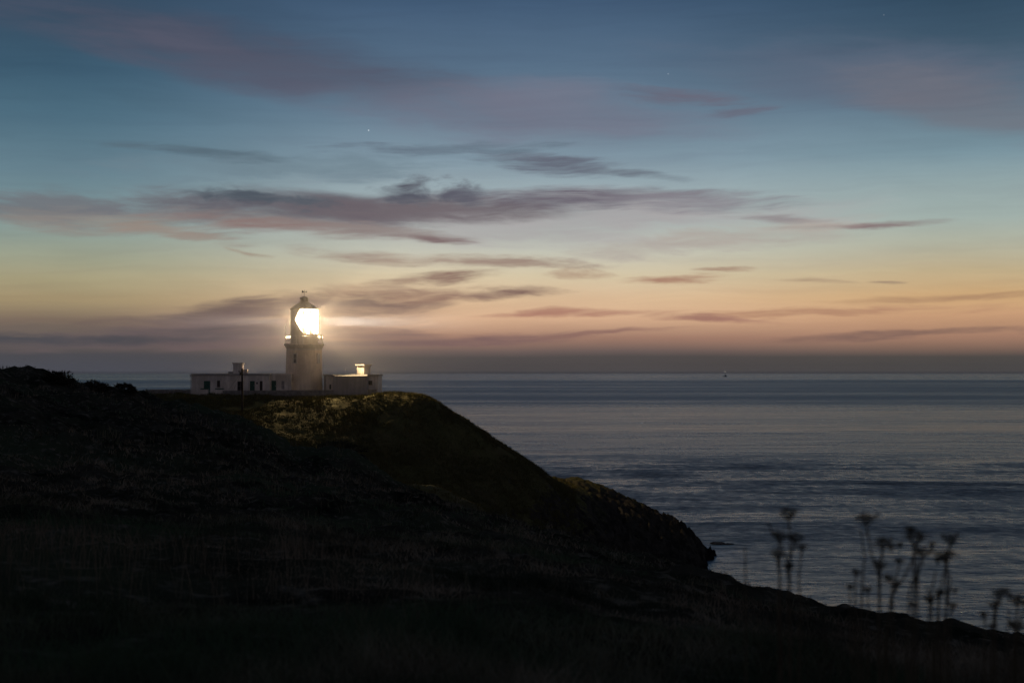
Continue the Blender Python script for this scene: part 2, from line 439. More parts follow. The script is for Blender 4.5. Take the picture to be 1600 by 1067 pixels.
def bilin(tab, u0, du, y0, dy, u, y):
    fu = np.clip((u - u0) / du, 0, tab.shape[1] - 1.001); fy = np.clip((y - y0) / dy, 0, tab.shape[0] - 1.001)
    iu = fu.astype(int); iy = fy.astype(int); a = fu - iu; b = fy - iy
    return (tab[iy, iu] * (1 - a) + tab[iy, iu + 1] * a) * (1 - b) + (tab[iy + 1, iu] * (1 - a) + tab[iy + 1, iu + 1] * a) * b

UL = np.arange(-1200, 2801, 10.0)
main_st = {
 0: 36.4, 1.5: 36.4,
 4: [(-1200, 1440), (0, 1480), (800, 1505), (1600, 1540), (2800, 1600)],
 12: [(-1200, 820), (0, 880), (800, 930), (1160, 985), (1600, 1050), (2800, 1180)],
 30: [(-1200, 660), (0, 760), (400, 790), (600, 808), (800, 830), (1000, 858), (1110, 878), (1160, 903), (1230, 915), (1300, 937), (1450, 965), (1600, 994), (2800, 1250)],
 60: [(-1200, 580), (0, 690), (400, 730), (600, 764), (700, 788), (780, 803), (850, 822), (1000, 860), (1100, 900), (1160, 925), (1300, 1010), (1600, 1200), (2800, 2000)],
 95: [(-1200, 480), (-400, 530), (0, 567), (200, 604), (260, 624), (385, 648), (430, 674), (470, 696), (555, 700), (590, 728), (620, 762), (700, 795), (850, 850), (1000, 930), (1160, 1020), (1300, 1150), (1600, 1400), (2800, 1500)],
 112: [(-1200, 530), (0, 600), (200, 635), (385, 690), (470, 735), (560, 760), (700, 790), (850, 870), (1000, 980), (1160, 1150), (1300, 1350), (2800, 1400)],
 150: [(-1200, 560), (0, 615), (200, 640), (385, 672), (470, 710), (560, 752), (620, 768), (690, 780), (745, 800), (800, 840), (850, 880), (1000, 1050), (1160, 1250), (2800, 1250)],
 172: [(-1200, 700), (0, 760), (385, 900), (600, 1000), (700, 1080), (850, 1110), (2800, 1130)],
 190: -4.0, 400: -6.0 }
YG = np.arange(0, 200.1, 0.5)
TM = profile_table(main_st, UL, YG, 2, 4, None)
def ground_main(x, y, detail=True):
    yy = np.maximum(y, 1.5)
    u = 800 + F * x / yy
    z = bilin(TM, UL[0], 10.0, 0.0, 0.5, u, yy)
    z = np.where(y < 4, 36.4 + (z - 36.4) * np.clip((y - 1.5) / 2.5, 0, 1), z)
    if detail:
        s = np.clip(y / 60, .12, 1.3)
        lump = fbm(x / 2.2, y / 2.2, 4, 3, .55)
        z = z + s * (.60 * lump + .9 * fbm(x / 9, y / 9, 3, 40) + .55 * (np.abs(fbm(x / 1.9 + 5, y / 1.9, 3, 140, .5)) - .2))
        z = z - np.interp(y, [0, 10, 26, 60, 75, 95, 140], [0, .08, .27, .56, .5, .12, .1]) - .5 * np.exp(-((u - 455) / 45) ** 2 - ((y - 92) / 12) ** 2)
        z = z + np.clip(y / 25, .1, 1) * .16 * np.maximum(fbm(x / .55, y / .55, 3, 90, .6), -.1)
    return z
isl_st = {
 192: -4.0, 198: -3.0,
 201: [(-500, 900), (200, 800), (400, 800), (500, 800), (560, 790), (620, 790), (690, 795), (745, 815), (800, 840), (900, 1000), (2000, 1020)],
 205: [(-500, 760), (200, 700), (400, 738), (500, 762), (560, 744), (620, 747), (690, 756), (745, 783), (800, 815), (850, 880), (900, 1000), (2000, 1020)],
 210: [(-500, 740), (200, 690), (400, 722), (500, 755), (560, 768), (620, 780), (690, 790), (745, 815), (800, 850), (900, 960), (2000, 1010)],
 216: [(-500, 700), (200, 652), (300, 662), (400, 676), (500, 704), (600, 728), (700, 766), (800, 812), (850, 850), (900, 900), (1000, 975), (1100, 1000), (2000, 1000)],
 234: [(-500, 640), (200, 620), (300, 624), (400, 626), (500, 625), (560, 627), (600, 620), (668, 622), (700, 643), (730, 664), (820, 724), (850, 748), (900, 800), (1000, 890), (1100, 965), (2000, 980)],
 243: [(-500, 640), (200, 618), (300, 620), (560, 620), (600, 617), (668, 619), (700, 640), (730, 660), (770, 686), (820, 716), (850, 740), (900, 785), (1000, 870), (1100, 945), (2000, 965)],
 262: [(-500, 635), (200, 615), (560, 616), (600, 618), (660, 622), (700, 646), (760, 686), (820, 724), (850, 742), (900, 762), (1000, 828), (1060, 870), (1110, 930), (2000, 950)],
 280: [(-500, 660), (200, 622), (600, 632), (700, 668), (820, 732), (845, 739), (865, 744), (900, 745), (940, 756), (1000, 785), (1060, 818), (1090, 850), (1110, 890), (1130, 915), (2000, 940)],
 298: [(-500, 700), (200, 650), (600, 660), (700, 700), (820, 752), (865, 762), (900, 760), (940, 766), (1000, 786), (1045, 803), (1062, 811), (1076, 822), (1088, 834), (1098, 842), (1112, 846), (1118, 868), (1132, 885), (2000, 905)],
 309: [(-500, 800), (200, 760), (600, 780), (700, 800), (1000, 840), (1100, 860), (1120, 885), (2000, 900)],
 320: -4.0, 500: -6.0 }
YI = np.arange(190, 340.1, 0.5)
TI = profile_table(isl_st, UL, YI, 1, 3, None)
def ground_isl(x, y, detail=True):
    u = 800 + F * x / y
    z = bilin(TI, UL[0], 10.0, 190.0, 0.5, u, y)
    if detail:
        rock = np.clip((20 - z) / 10, 0, 1) * np.clip((u - 780) / 90, 0, 1)
        flat = np.clip((np.abs(y - 250) < 7.5) & (u > 220) & (u < 600), 0, 1) * .85
        g = .22 * fbm(x / 1.6, y / 1.6, 4, 13, .6) + .6 * fbm(x / 7, y / 7, 3, 61)
        rd = 1 - np.abs(fbm(x / 5, y / 6, 5, 25, .58)) * 2.2
        r2 = 1 - np.abs(fbm(x / 1.8, y / 2.2, 4, 55, .6)) * 2.2
        z = z + (1 - flat) * g * (1 - .3 * rock) + rock * (2.2 * (rd - .88) + 1.5 * (r2 - .82))
        grass = (1 - rock) * (1 - flat)
        z = z + grass * .22 * np.abs(fbm(x / .5, y / .5, 3, 71, .6))
    return z
def grid_faces(ny, nx):
    i = np.arange(ny - 1)[:, None] * nx + np.arange(nx - 1)[None, :]
    return np.stack([i, i + 1, i + nx + 1, i + nx], -1).reshape(-1, 4)

# ------------------------------------------------------------------ ground
ny, nx = 560, 620
ys = np.concatenate([np.linspace(-14, 1.4, 20), 1.5 * (192 / 1.5) ** np.linspace(0, 1, ny - 20)])
s_ = np.linspace(-1, 1, nx); s_ = np.sign(s_) * (0.62 * np.abs(s_) + .38 * np.abs(s_) ** 2.2)
Wd = np.maximum(16.0, 0.62 * ys + 12)
X = s_[None, :] * Wd[:, None]; Y = np.repeat(ys[:, None], nx, 1)
Z = ground_main(X, Y)
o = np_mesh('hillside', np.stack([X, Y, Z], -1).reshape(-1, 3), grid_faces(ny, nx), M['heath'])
tag(o, kind='structure')
ny, nx = 430, 640
ys = np.linspace(194, 322, ny)
xs = np.concatenate([np.linspace(-150, -70, 90), np.linspace(-69.7, 60, nx - 90)])
X, Y = np.meshgrid(xs, ys)
Z = ground_isl(X, Y)
edge = np.clip((X + 150) / 25, 0, 1); Z = Z * edge - 5 * (1 - edge)
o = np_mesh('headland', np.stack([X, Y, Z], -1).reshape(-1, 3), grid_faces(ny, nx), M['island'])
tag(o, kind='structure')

# ------------------------------------------------------------------ sea
def sea_fn(T, b):
    p = pos(T)
    sp = T.node('ShaderNodeSeparateXYZ'); T.put(sp.inputs[0], p)
    dist = T.math('LENGTH', p) if False else sp.outputs[1]
    w1 = T.noise(T.vmath('MULTIPLY', p, (.10, .17, 1)), 1.0, 4.0, .6)
    w2 = T.noise(T.vmath('MULTIPLY', p, (.5, .8, 1)), 1.0, 4.0, .6)
    w3 = T.noise(T.vmath('MULTIPLY', p, (.015, .035, 1)), 1.0, 3.0, .55)
    # wind lanes and slicks lying across the water
    lane = T.noise(T.vmath('MULTIPLY', p, (.0065, .024, 1)), 1.0, 6.0, .6, .8)
    rip = T.noise(T.vmath('MULTIPLY', p, (.30, .17, 1)), 1.0, 6.0, .75)
    rip2 = T.noise(T.vmath('MULTIPLY', p, (.045, .028, 1)), 1.0, 4.0, .65)
    lane = T.math('ADD', lane, T.math('ADD', T.math('MULTIPLY', T.math('SUBTRACT', rip, .5), .95), T.math('MULTIPLY', T.math('SUBTRACT', rip2, .5), .50)))
    lane = T.maprange(lane, .36, .72)
    far = T.maprange(T.noise(T.vmath('MULTIPLY', p, (.00025, .0022, 1)), 1.0, 6.0, .65), .38, .62)
    k = T.ramp(T.math('DIVIDE', dist, 4000.0), [(0, (.40,) * 3 + (1,)), (.07, (.48,) * 3 + (1,)), (.09, (.85,) * 3 + (1,)), (.142, (1,) * 3 + (1,)), (.17, (.18,) * 3 + (1,)), (.4, (.18,) * 3 + (1,)), (1, (.1,) * 3 + (1,))])
    lk = T.math('MULTIPLY', lane, k)
    bn1 = T.node('ShaderNodeBump'); bn1.inputs['Strength'].default_value = 1.0; bn1.inputs['Distance'].default_value = 1.0
    h = T.math('ADD', T.math('MULTIPLY', w1, 3.4), T.math('MULTIPLY', w2, .9))
    h = T.math('ADD', h, T.math('MULTIPLY', w3, 9.0))
    T.put(bn1.inputs['Height'], h); T.put(b.inputs['Normal'], bn1.outputs[0])
    rg = T.ramp(T.math('DIVIDE', dist, 8000.0), [(0, (.20,) * 3 + (1,)), (.06, (.22,) * 3 + (1,)), (.085, (.19,) * 3 + (1,)), (.18, (.175,) * 3 + (1,)), (.25, (.32,) * 3 + (1,)), (.7, (.34,) * 3 + (1,)), (.6, (.28,) * 3 + (1,)), (1, (.22,) * 3 + (1,))])
    rr = T.math('ADD', rg, T.math('MULTIPLY', lk, .45))
    rr = T.math('ADD', rr, T.math('MULTIPLY', T.math('SUBTRACT', far, .5), .12))
    T.put(b.inputs['Roughness'], rr)
    fd = T.node('ShaderNodeVectorMath', operation='DISTANCE'); T.put(fd.inputs[0], T.vmath('MULTIPLY', p, (1, .6, 1))); fd.inputs[1].default_value = (41.5, 301 * .6, 0)
    fm = T.math('MULTIPLY', T.maprange(fd.outputs['Value'], 9, 2.5), T.maprange(T.noise(p, .5, 5.0, .7), .38, .6))
    T.put(b.inputs['Base Color'], T.mix(fm, (.014, .050, .085, 1), (.42, .46, .5, 1)))
    T.put(b.inputs['Specular IOR Level'], T.maprange(lk, 0, 1, .5, .06))
M['sea'] = material('sea_water', (.014, .050, .085), .3, .5, sea_fn)
M['sea'].node_tree.nodes['Principled BSDF'].inputs['Specular Tint'].default_value = (.86, .95, 1.0, 1)
M['sea'].node_tree.nodes['Principled BSDF'].inputs['IOR'].default_value = 4.2
n = 128
vs = [(0, 0, 0)] + [(SEA_R * math.cos(2 * math.pi * i / n), SEA_R * math.sin(2 * math.pi * i / n), 0) for i in range(n)]
o = mesh_obj('sea', vs, [(0, 1 + i, 1 + (i + 1) % n) for i in range(n)], M['sea'])
tag(o, kind='structure')

# ------------------------------------------------------------------ lighthouse
def Zp(v, d): return CAM_Z - (v - 582) / F * d
def Xp(u, d): return (u - 800) / F * d
TD = 252.0
TX = Xp(475.2, TD)
m = TD / F
lh = empty('lighthouse', (TX, TD, 33.4), 'round white lighthouse tower with its lamp blazing behind the lantern glazing', 'lighthouse')
mb = MB(); mb.lathe(TX, TD, [(3.36, 32.8), (3.30, 34.6), (3.24, 37.5), (3.17, 40.2), (3.12, 42.0), (3.12, 42.02)], 64)
mb.build('tower_wall', M['glare_white'], lh)
for k in range(1):
    pass
ZG = Zp(537.3, TD)
mb = MB(); mb.lathe(TX, TD, [(3.13, 41.95), (3.16, 42.25), (3.34, 42.45), (3.40, 42.7), (3.57, 42.78), (3.60, 43.02), (3.56, ZG)], 64)
mb.build('gallery', M['white'], lh)
ZL = Zp(521.8, TD); ZT = Zp(483.6, TD); RL = 2.42
mb = MB(); mb.lathe(TX, TD, [(RL, ZG), (RL, ZL - .12), (RL + .07, ZL - .1), (RL + .07, ZL)], 48)
mb.build('lantern_wall', M['white'], lh)
# lantern head ring, dome, ventilator
mb = MB(); mb.lathe(TX, TD, [(RL - .05, ZT - .1), (RL + .05, ZT - .08), (RL + .17, ZT), (RL + .17, ZT + .08), (RL - .2, ZT + .32), (1.55, ZT + .82), (1.0, ZT + 1.12), (.8, ZT + 1.3), (.76, ZT + 1.34)], 48)
dome = mb.build('dome', M['dome'], lh)
zc = ZT + 1.33
mb = MB(); mb.lathe(TX, TD, [(.72, zc), (.72, zc + .55), (.78, zc + .62), (.80, zc + .72), (.70, zc + .78), (.35, zc + .95), (.1, zc + 1.02)], 32)
mb.build('ventilator', M['dome'], lh)
mb = MB(); zv = zc + 1.0
mb.tube([(TX, TD, zv), (TX, TD, zv + 1.15)], .035)
mb.tube([(TX - .38, TD, zv + .8), (TX + .42, TD + .05, zv + .8)], .03)
mb.add([(TX - .42, TD, zv + .58), (TX - .12, TD, zv + .74), (TX - .12, TD, zv + .88), (TX - .42, TD, zv + 1.08), (TX - .42, TD + .03, zv + .58), (TX - .12, TD + .03, zv + .74), (TX - .12, TD + .03, zv + .88), (TX - .42, TD + .03, zv + 1.08)],
       [(0, 1, 2, 3), (7, 6, 5, 4), (0, 4, 5, 1), (1, 5, 6, 2), (2, 6, 7, 3), (3, 7, 4, 0)])
mb.box(TX + .3, TX + .46, TD, TD + .06, zv + .7, zv + .92)
mb.build('weather_vane', M['dark_frame'], lh)
# blank landward panels: their seaward edge follows the diamond glazing
def pt(phi, r, z): return (TX + r * math.sin(phi), TD - r * math.cos(phi), z)
H = ZT - ZL
def edge_phi(t):      # t = 0 bottom .. 1 top
    return R(np.interp(t, [0, .55, 1], [6, -32, -8]))
vs = []; fs = []; nz_, np_ = 24, 20
for rr in (RL - .03, RL + .02):
    for i in range(nz_ + 1):
        t = i / nz_; p1 = edge_phi(t)
        for j in range(np_ + 1): vs.append(pt(R(-92) + (p1 - R(-92)) * j / np_, rr, ZL + H * t))
L_ = (nz_ + 1) * (np_ + 1)
for i in range(nz_):
    for j in range(np_):
        a = i * (np_ + 1) + j; q = (a, a + 1, a + np_ + 2, a + np_ + 1)
        fs.append(tuple(x + L_ for x in q)); fs.append(q[::-1])
for i in range(nz_):
    for j in (0, np_):
        a = i * (np_ + 1) + j; b = a + np_ + 1; fs.append((a, b, b + L_, a + L_) if j == 0 else (a, a + L_, b + L_, b))
for j in range(np_):
    for i in (0, nz_):
        a = i * (np_ + 1) + j; b = a + 1; fs.append((a, a + L_, b + L_, b) if i == 0 else (a, b, b + L_, a + L_))
mesh_obj('blank_panel', vs, fs, M['white'], lh)
# salt-dulled curved glazing
def glass_mat():
    mt = bpy.data.materials.new('lantern_glass'); mt.use_nodes = True
    t = mt.node_tree; t.nodes.clear(); T = NT(t)
    tr = T.node('ShaderNodeBsdfTransparent'); tl = T.node('ShaderNodeBsdfTranslucent'); gl = T.node('ShaderNodeBsdfGlossy')
    tl.inputs[0].default_value = (.9, .85, .75, 1); gl.inputs['Roughness'].default_value = .05
    tr.inputs[0].default_value = (.97, .97, .97, 1)
    m1 = T.node('ShaderNodeMixShader'); m2 = T.node('ShaderNodeMixShader')
    T.put(m1.inputs[0], T.maprange(T.noise(pos(T), 2.5, 5.0),   .3, .7, .002, .008))
    t.links.new(tr.outputs[0], m1.inputs[1]); t.links.new(tl.outputs[0], m1.inputs[2])
    m2.inputs[0].default_value = .06
    t.links.new(m1.outputs[0], m2.inputs[1]); t.links.new(gl.outputs[0], m2.inputs[2])
    t.links.new(m2.outputs[0], T.node('ShaderNodeOutputMaterial').inputs[0])
    return mt
vs = []; fs = []; nj = 60
for i in range(nz_ + 1):
    t = i / nz_; p1 = edge_phi(t)
    for j in range(nj + 1): vs.append(pt(p1 + (R(268) - p1) * j / nj, RL - .01, ZL + H * t))
for i in range(nz_):
    for j in range(nj):
        a = i * (nj + 1) + j; fs.append((a, a + 1, a + nj + 2, a + nj + 1))
M['glass'] = glass_mat()
mesh_obj('glazing', vs, fs, M['glass'], lh, smooth=True)
# diagonal glazing bars
mb = MB()
step = R(28)
for k in range(-1, 12):
    for sg in (1, -1):
        a0 = R(-10) + k * step
        pts = [];
        for i in range(13):
            t = i / 12; ph = a0 + sg * step * 1.36 * (t - .5) * 1.0
            if ph < edge_phi(t) or ph > R(268): continue
            pts.append(pt(ph, RL + .015, ZL + H * t))
        if len(pts) > 2: mb.tube(pts, .055, 4)
mb.build('glazing_bar', M['metal_white'], lh)
mb = MB()
for q in (.45,):
    c_ = pt(R(-96), RL + .13, ZL + H * q); mb.box(c_[0] - .03, c_[0] + .05, c_[1] - .2, c_[1] + .0, c_[2] - .5, c_[2] + .4)
mb.build('handgrip', M['metal_white'], lh)
# optic: stacked prism rings round the lamp
def emis(name, c, s):
    mt = bpy.data.materials.new(name); mt.use_nodes = True
    b = mt.node_tree.nodes['Principled BSDF']
    b.inputs['Base Color'].default_value = (*c, 1); b.inputs['Emission Color'].default_value = (*c, 1); b.inputs['Emission Strength'].default_value = s
    return mt
LAMP_Z = ZL + H * .52
M['lamp'] = bpy.data.materials.new('lit_optic'); M['lamp'].use_nodes = True
_t = M['lamp'].node_tree; _t.nodes.clear(); _T = NT(_t)
_e = _T.node('ShaderNodeEmission'); _e.inputs[0].default_value = (1, .76, .46, 1); _e.inputs[1].default_value = 40.0
_a = _T.node('ShaderNodeAddShader'); _t.links.new(_e.outputs[0], _a.inputs[0]); _t.links.new(_T.node('ShaderNodeBsdfTransparent').outputs[0], _a.inputs[1])
_t.links.new(_a.outputs[0], _T.node('ShaderNodeOutputMaterial').inputs[0])
LAMP_POWER = 90000.0; BEAM_POWER = 3.4e6; HAZE = 1.3e-5; GLOW_DENSITY = 3.6e-3
ld = bpy.data.lights.new('lantern_lamp', 'POINT'); ld.energy = LAMP_POWER; ld.color = (1, .71, .39); ld.shadow_soft_size = .35
lo = bpy.data.objects.new('lantern_lamp', ld); COL.objects.link(lo); lo.parent = lh; lo.location = (0, 0, LAMP_Z - 33.4)
for ang, k in ((R(14), 1.0), (R(180 + 6), .22)):      # the turning lens throws narrow beams out to sea
    ld = bpy.data.lights.new('lens_beam', 'SPOT'); ld.energy = BEAM_POWER * k; ld.color = (1, .86, .68); ld.spot_size = R(11); ld.spot_blend = 1.0; ld.shadow_soft_size = .8
    lo = bpy.data.objects.new('lens_beam', ld); COL.objects.link(lo); lo.parent = lh
    d_ = Vector((math.cos(ang), math.sin(ang), .004)); lo.location = Vector((0, 0, LAMP_Z - 33.4)) + d_ * 2.75
    lo.rotation_euler = d_.to_track_quat('-Z', 'Y').to_euler()
mb = MB(); prof = []
for i in range(13):
    z = -.9 + i * .15; r = .62 * math.sqrt(max(0.05, 1 - (z / 1.15) ** 2))
    prof += [(r, LAMP_Z + z - .06), (r + .05, LAMP_Z + z), (r, LAMP_Z + z + .06)]
mb.lathe(TX, TD, prof, 20)
mb.build('optic', M['lamp'], lh)
mb = MB(); mb.lathe(TX, TD, [(.45, ZL - .6), (.45, LAMP_Z - 1.05), (.7, LAMP_Z - 1.0), (.7, LAMP_Z - .96)], 20)
mb.build('pedestal', M['metal_white'], lh)
mb = MB(); mb.lathe(TX, TD, [(RL - .1, ZL - .5), (RL - .1, ZL - .45)], 32)
mb.build('lantern_floor', M['metal_white'], lh)
# gallery railing
mb = MB(); nr = 18; RR = 3.28
for k in range(nr):
    a = R(4) + 2 * math.pi * k / nr
    mb.tube([pt(a, RR, ZG), pt(a, RR, ZG + 1.35)], .045, 6)
for hz in (.4, .85, 1.32):
    mb.tube([pt(2 * math.pi * k / 60, RR, ZG + hz) for k in range(61)], .03, 5)
mb.build('railing', M['metal_white'], lh)
mb = MB(); mb.box(-.12, .12, -.04, .04, 0, .95); 
a = R(72); px_, py_, _ = pt(a, RR + .05, 0)
mb.v = [(x * 1.3 + px_, y + py_, z + ZG + .75) for x, y, z in mb.v]
mb.tube([(px_, py_, ZG), (px_, py_, ZG + .8)], .05)
mb.build('lamp_panel', M['metal_white'], lh)
mb = MB(); ax, ay, _ = pt(R(-76), RR, 0); mb.tube([(ax, ay, ZG), (ax, ay, ZG + 3.5)], .03, 5)
mb.box(ax - .13, ax + .02, ay - .1, ay + .1, ZG + 1.25, ZG + 1.5)
mb.build('aerial', M['metal_white'], lh)
# tower windows: stone surround standing proud, sash inside, dark only in the left one
for phi, nm in ((R(-21), 'a'), (R(60), 'b')):
    zz0, zz1 = Zp(567, TD), Zp(553.5, TD)
    mb = MB(); w = .42; rt = 3.19
    def loc(x, y, z): 
        c, s = math.cos(phi), math.sin(phi)
        return (TX + x * c + (rt + y) * s, TD + x * s - (rt + y) * c, z)
    def lbox(mbx, x0, x1, y0, y1, z0, z1):
        vs = [loc(x, y, z) for z in (z0, z1) for x, y in ((x0, y0), (x1, y0), (x1, y1), (x0, y1))]
        mbx.add(vs, [(0, 1, 2, 3), (7, 6, 5, 4), (0, 4, 5, 1), (1, 5, 6, 2), (2, 6, 7, 3), (3, 7, 4, 0)])
    lbox(mb, -w, -w + .16, -.3, .10, zz0, zz1); lbox(mb, w - .16, w, -.3, .10, zz0, zz1)
    lbox(mb, -w, w, -.3, .12, zz1, zz1 + .16); lbox(mb, -w - .05, w + .05, -.3, .16, zz0 - .14, zz0)
    win = mb.build('window', M['white'], lh)
    mb = MB(); lbox(mb, -w + .16, w - .16, -.25, .02, zz0, zz1); 
    sash = mb.build('pane', M['dark_glass'] if nm == 'a' else M['metal_white'], win)  # right window: lamplit reveal put into the pane's pale colour
    mb = MB(); lbox(mb, -.03, .03, -.2, .05, zz0, zz1); lbox(mb, -w + .17, -.03, -.2, .05, (zz0 + zz1) / 2 - .03, (zz0 + zz1) / 2 + .03); lbox(mb, .03, w - .17, -.2, .05, (zz0 + zz1) / 2 - .03, (zz0 + zz1) / 2 + .03)
    mb.build('frame', M['metal_white'], win)

# ------------------------------------------------------------------ keepers' buildings
def chimney(parent, cx, cy, w, z0, z1, capw, rot, name='chimney'):
    mb = MB(); h = w / 2
    mb.box(cx - h, cx + h, cy - h, cy + h, z0, z1, rot)
    ch = mb.build(name, M['white'], parent)
    mb = MB(); c = capw / 2
    mb.box(cx - c, cx + c, cy - c, cy + c, z1 + .002, z1 + .2, rot)
    mb.build('cap', M['white'], ch)
    return ch
def window(parent, x0, x1, z0, z1, y, dark=True, bars=1):
    mb = MB(); t = .07
    mb.box(x0, x0 + t, y + .10, y + .16, z0, z1); mb.box(x1 - t, x1, y + .10, y + .16, z0, z1)
    mb.box(x0 + t, x1 - t, y + .10, y + .16, z0, z0 + t); mb.box(x0 + t, x1 - t, y + .10, y + .16, z1 - t, z1)
    mb.box(x0 + t, x1 - t, y + .105, y + .155, (z0 + z1) / 2 - .03, (z0 + z1) / 2 + .03)
    for k in range(bars):
        xm = x0 + (x1 - x0) * (k + 1) / (bars + 1); mb.box(xm - .04, xm + .04, y + .108, y + .152, z0 + t, (z0 + z1) / 2 - .03); mb.box(xm - .04, xm + .04, y + .108, y + .152, (z0 + z1) / 2 + .03, z1 - t)
    mb.box(x0 - .05, x1 + .05, y - .06, y + .1, z0 - .1, z0 - .002)
    w = mb.build('window', M['white'] if not dark else M['brown_frame'], parent)
    mb = MB(); mb.box(x0 + .01, x1 - .01, y + .17, y + .19, z0 + .01, z1 - .01)
    mb.build('pane', M['dark_glass'] if dark else M['grey_render'], w)
def door(parent, x0, x1, z0, z1, y, mat='green_paint'):
    mb = MB(); mb.box(x0 + .01, x1 - .01, y + .10, y + .16, z0, z1 - .01)
    for k in range(5):
        xa = x0 + .1 + (x1 - x0 - .2) * k / 5; mb.box(xa, xa + (x1 - x0 - .2) / 5 - .03, y + .085, y + .1, z0 + .1, z1 - .12)
    d = mb.build('door', M[mat], parent)
    mb = MB(); mb.box(x1 - .16, x1 - .1, y + .04, y + .085, z0 + .95, z0 + 1.1); mb.build('handle', M['metal_white'], d)

BD = 247.0
def bx(u): return Xp(u, BD)
def bz(v): return Zp(v, BD)
LX0, LX1 = bx(299.2), bx(421.8)
LX2 = bx(454.8)
zb = bz(621.5); zr = bz(586.3)
left_b = empty('keepers_house', ((LX0 + LX1) / 2, BD + 4, zb), 'long low flat-roofed white keepers building left of the lighthouse tower, with green doors', 'building')
holes = {'d1': (318.6, 328.6, 595.0, 620.5), 'w0': (339.2, 344.0, 594.5, 604), 'w1': (371.0, 380.4, 595.7, 610), 'd2': (390.4, 398.2, 595.2, 611.5), 'w2': (405.8, 410.4, 595.2, 610)}
hz = {k: (bx(a), bx(b), bz(d), bz(c)) for k, (a, b, c, d) in holes.items()}
mb = MB(); mb.facade(LX0, LX1, zb - 1.5, zr, BD, BD + .4, list(hz.values()))
mb.box(LX0, LX0 + .4, BD + .4, BD + 8, zb - 1.5, zr); mb.box(LX1 - .4, LX1, BD + .4, BD + 8, zb - 1.5, zr); mb.box(LX0, LX1, BD + 8, BD + 8.4, zb - 1.5, zr)
mb.build('wall', M['white'], left_b)
mb = MB(); mb.box(LX0 - .12, LX1 + .02, BD - .14, BD + 8.5, zr + .002, zr + .14); mb.box(LX0 - .02, LX1, BD - .05, BD + 8.45, zr + .142, zr + .30)
rf = mb.build('roof', M['roof_felt'], left_b)
mb = MB(); mb.box(LX0 - .35, LX0 - .122, BD + .2, BD + .5, zr - .18, zr + .05); mb.tube([(LX0 - .2, BD + .35, zr - .2), (LX0 - .15, BD + .35, zb)], .05)
mb.build('downpipe', M['metal_white'], left_b)
chimney(rf, bx(365.5), BD + 4, 1.55, zr + .3, bz(568.3), 1.9, R(0))
mb = MB(); cx = bx(375.4); mb.box(cx - .25, cx + .42, BD + 4.2, BD + 5.2, zr + .3, bz(577)); mb.build('chimney', M['white'], rf)
mb = MB(); cx = bx(355); mb.box(cx - .5, cx + .45, BD + 3.4, BD + 4.6, zr + .3, bz(580.5)); mb.build('roof_hatch', M['roof_felt'], rf)
door(left_b, *hz['d1'][:2], hz['d1'][2], hz['d1'][3], BD); door(left_b, *hz['d2'][:2], hz['d2'][2], hz['d2'][3], BD)
window(left_b, *hz['w0'], BD); window(left_b, *hz['w1'], BD); window(left_b, *hz['w2'], BD)
mb = MB(); lx = bx(402); mb.box(lx - .12, lx + .12, BD - .2, BD - .002, bz(600), bz(597)); mb.build('wall_lantern', M['dark_frame'], left_b)
# porch block beside the tower
RB = BD + .9
def cx2(u): return Xp(u, RB)
porch = empty('entrance_block', (cx2(438), RB + 2.4, zb), 'warm lit white flat-roofed link between keepers building and tower, with a green door', 'building')
h2 = [(cx2(423.6), cx2(431.6), Zp(612, RB), Zp(594.6, RB)), (cx2(439.4), cx2(444.8), Zp(608.5, RB), Zp(594.6, RB))]
PX0 = LX1 + .03
mb = MB(); mb.facade(PX0, cx2(454.9), zb - 1.5, zr, RB, RB + .4, [(max(h2[0][0], PX0 + .1),) + h2[0][1:], h2[1]])
mb.box(cx2(454.9) - .4, cx2(454.9), RB + .4, RB + 2.6, zb - 1.5, zr); mb.box(PX0, cx2(454.9) - .4, RB + 4.6, RB + 5.0, zb - 1.5, zr)
mb.build('wall', M['white'], porch)
mb = MB(); mb.box(PX0, cx2(455.6), RB - .14, RB + 5, zr + .004, zr + .15); mb.box(PX0, cx2(455), RB - .04, RB + 5, zr + .152, zr + .32)
mb.build('roof', M['white'], porch)
door(porch, max(h2[0][0], PX0 + .1), h2[0][1], h2[0][2], h2[0][3], RB); window(porch, *h2[1], RB, dark=False)

# right building
QD = 248.0
def qx(u): return Xp(u, QD)
def qz(v): return Zp(v, QD)
rb = empty('store_building', (qx(549), QD + 3.5, qz(620)), 'low white flat-roofed building right of the lighthouse tower with an overhanging roof slab', 'building')
zr2 = qz(587)
hh = [(qx(514.6), qx(517.6), qz(608), qz(600.5)), (qx(574.8), qx(581.8), qz(600.8), qz(594.6))]
mb = MB(); mb.facade(qx(505.5), qx(591), qz(622) - 1.5, zr2, QD, QD + .4, hh)
mb.box(qx(505.5), qx(505.5) + .4, QD + .4, QD + 7, qz(622) - 1.5, zr2); mb.box(qx(591) - .4, qx(591), QD + .4, QD + 7, qz(622) - 1.5, zr2); mb.box(qx(505.5), qx(591), QD + 7, QD + 7.4, qz(622) - 1.5, zr2)
mb.build('wall', M['white'], rb)
mb = MB(); mb.box(qx(505), qx(592.6), QD - .3, QD + 7.6, zr2 + .002, zr2 + .27); rf2 = mb.build('roof', M['roof_felt'], rb)
mb = MB(); mb.tube([(qx(508), QD - .1, qz(620)), (qx(508), QD - .1, zr2 - .02)], .07); mb.build('downpipe', M['dark_frame'], rb)
door(rb, hh[0][0], hh[0][1], hh[0][2], hh[0][3], QD, 'dark_frame'); window(rb, *hh[1], QD, bars=0)
chimney(rf2, qx(565.6), QD + 3, 1.68, zr2 + .27, qz(570.9), 2.15, -R(36.5))
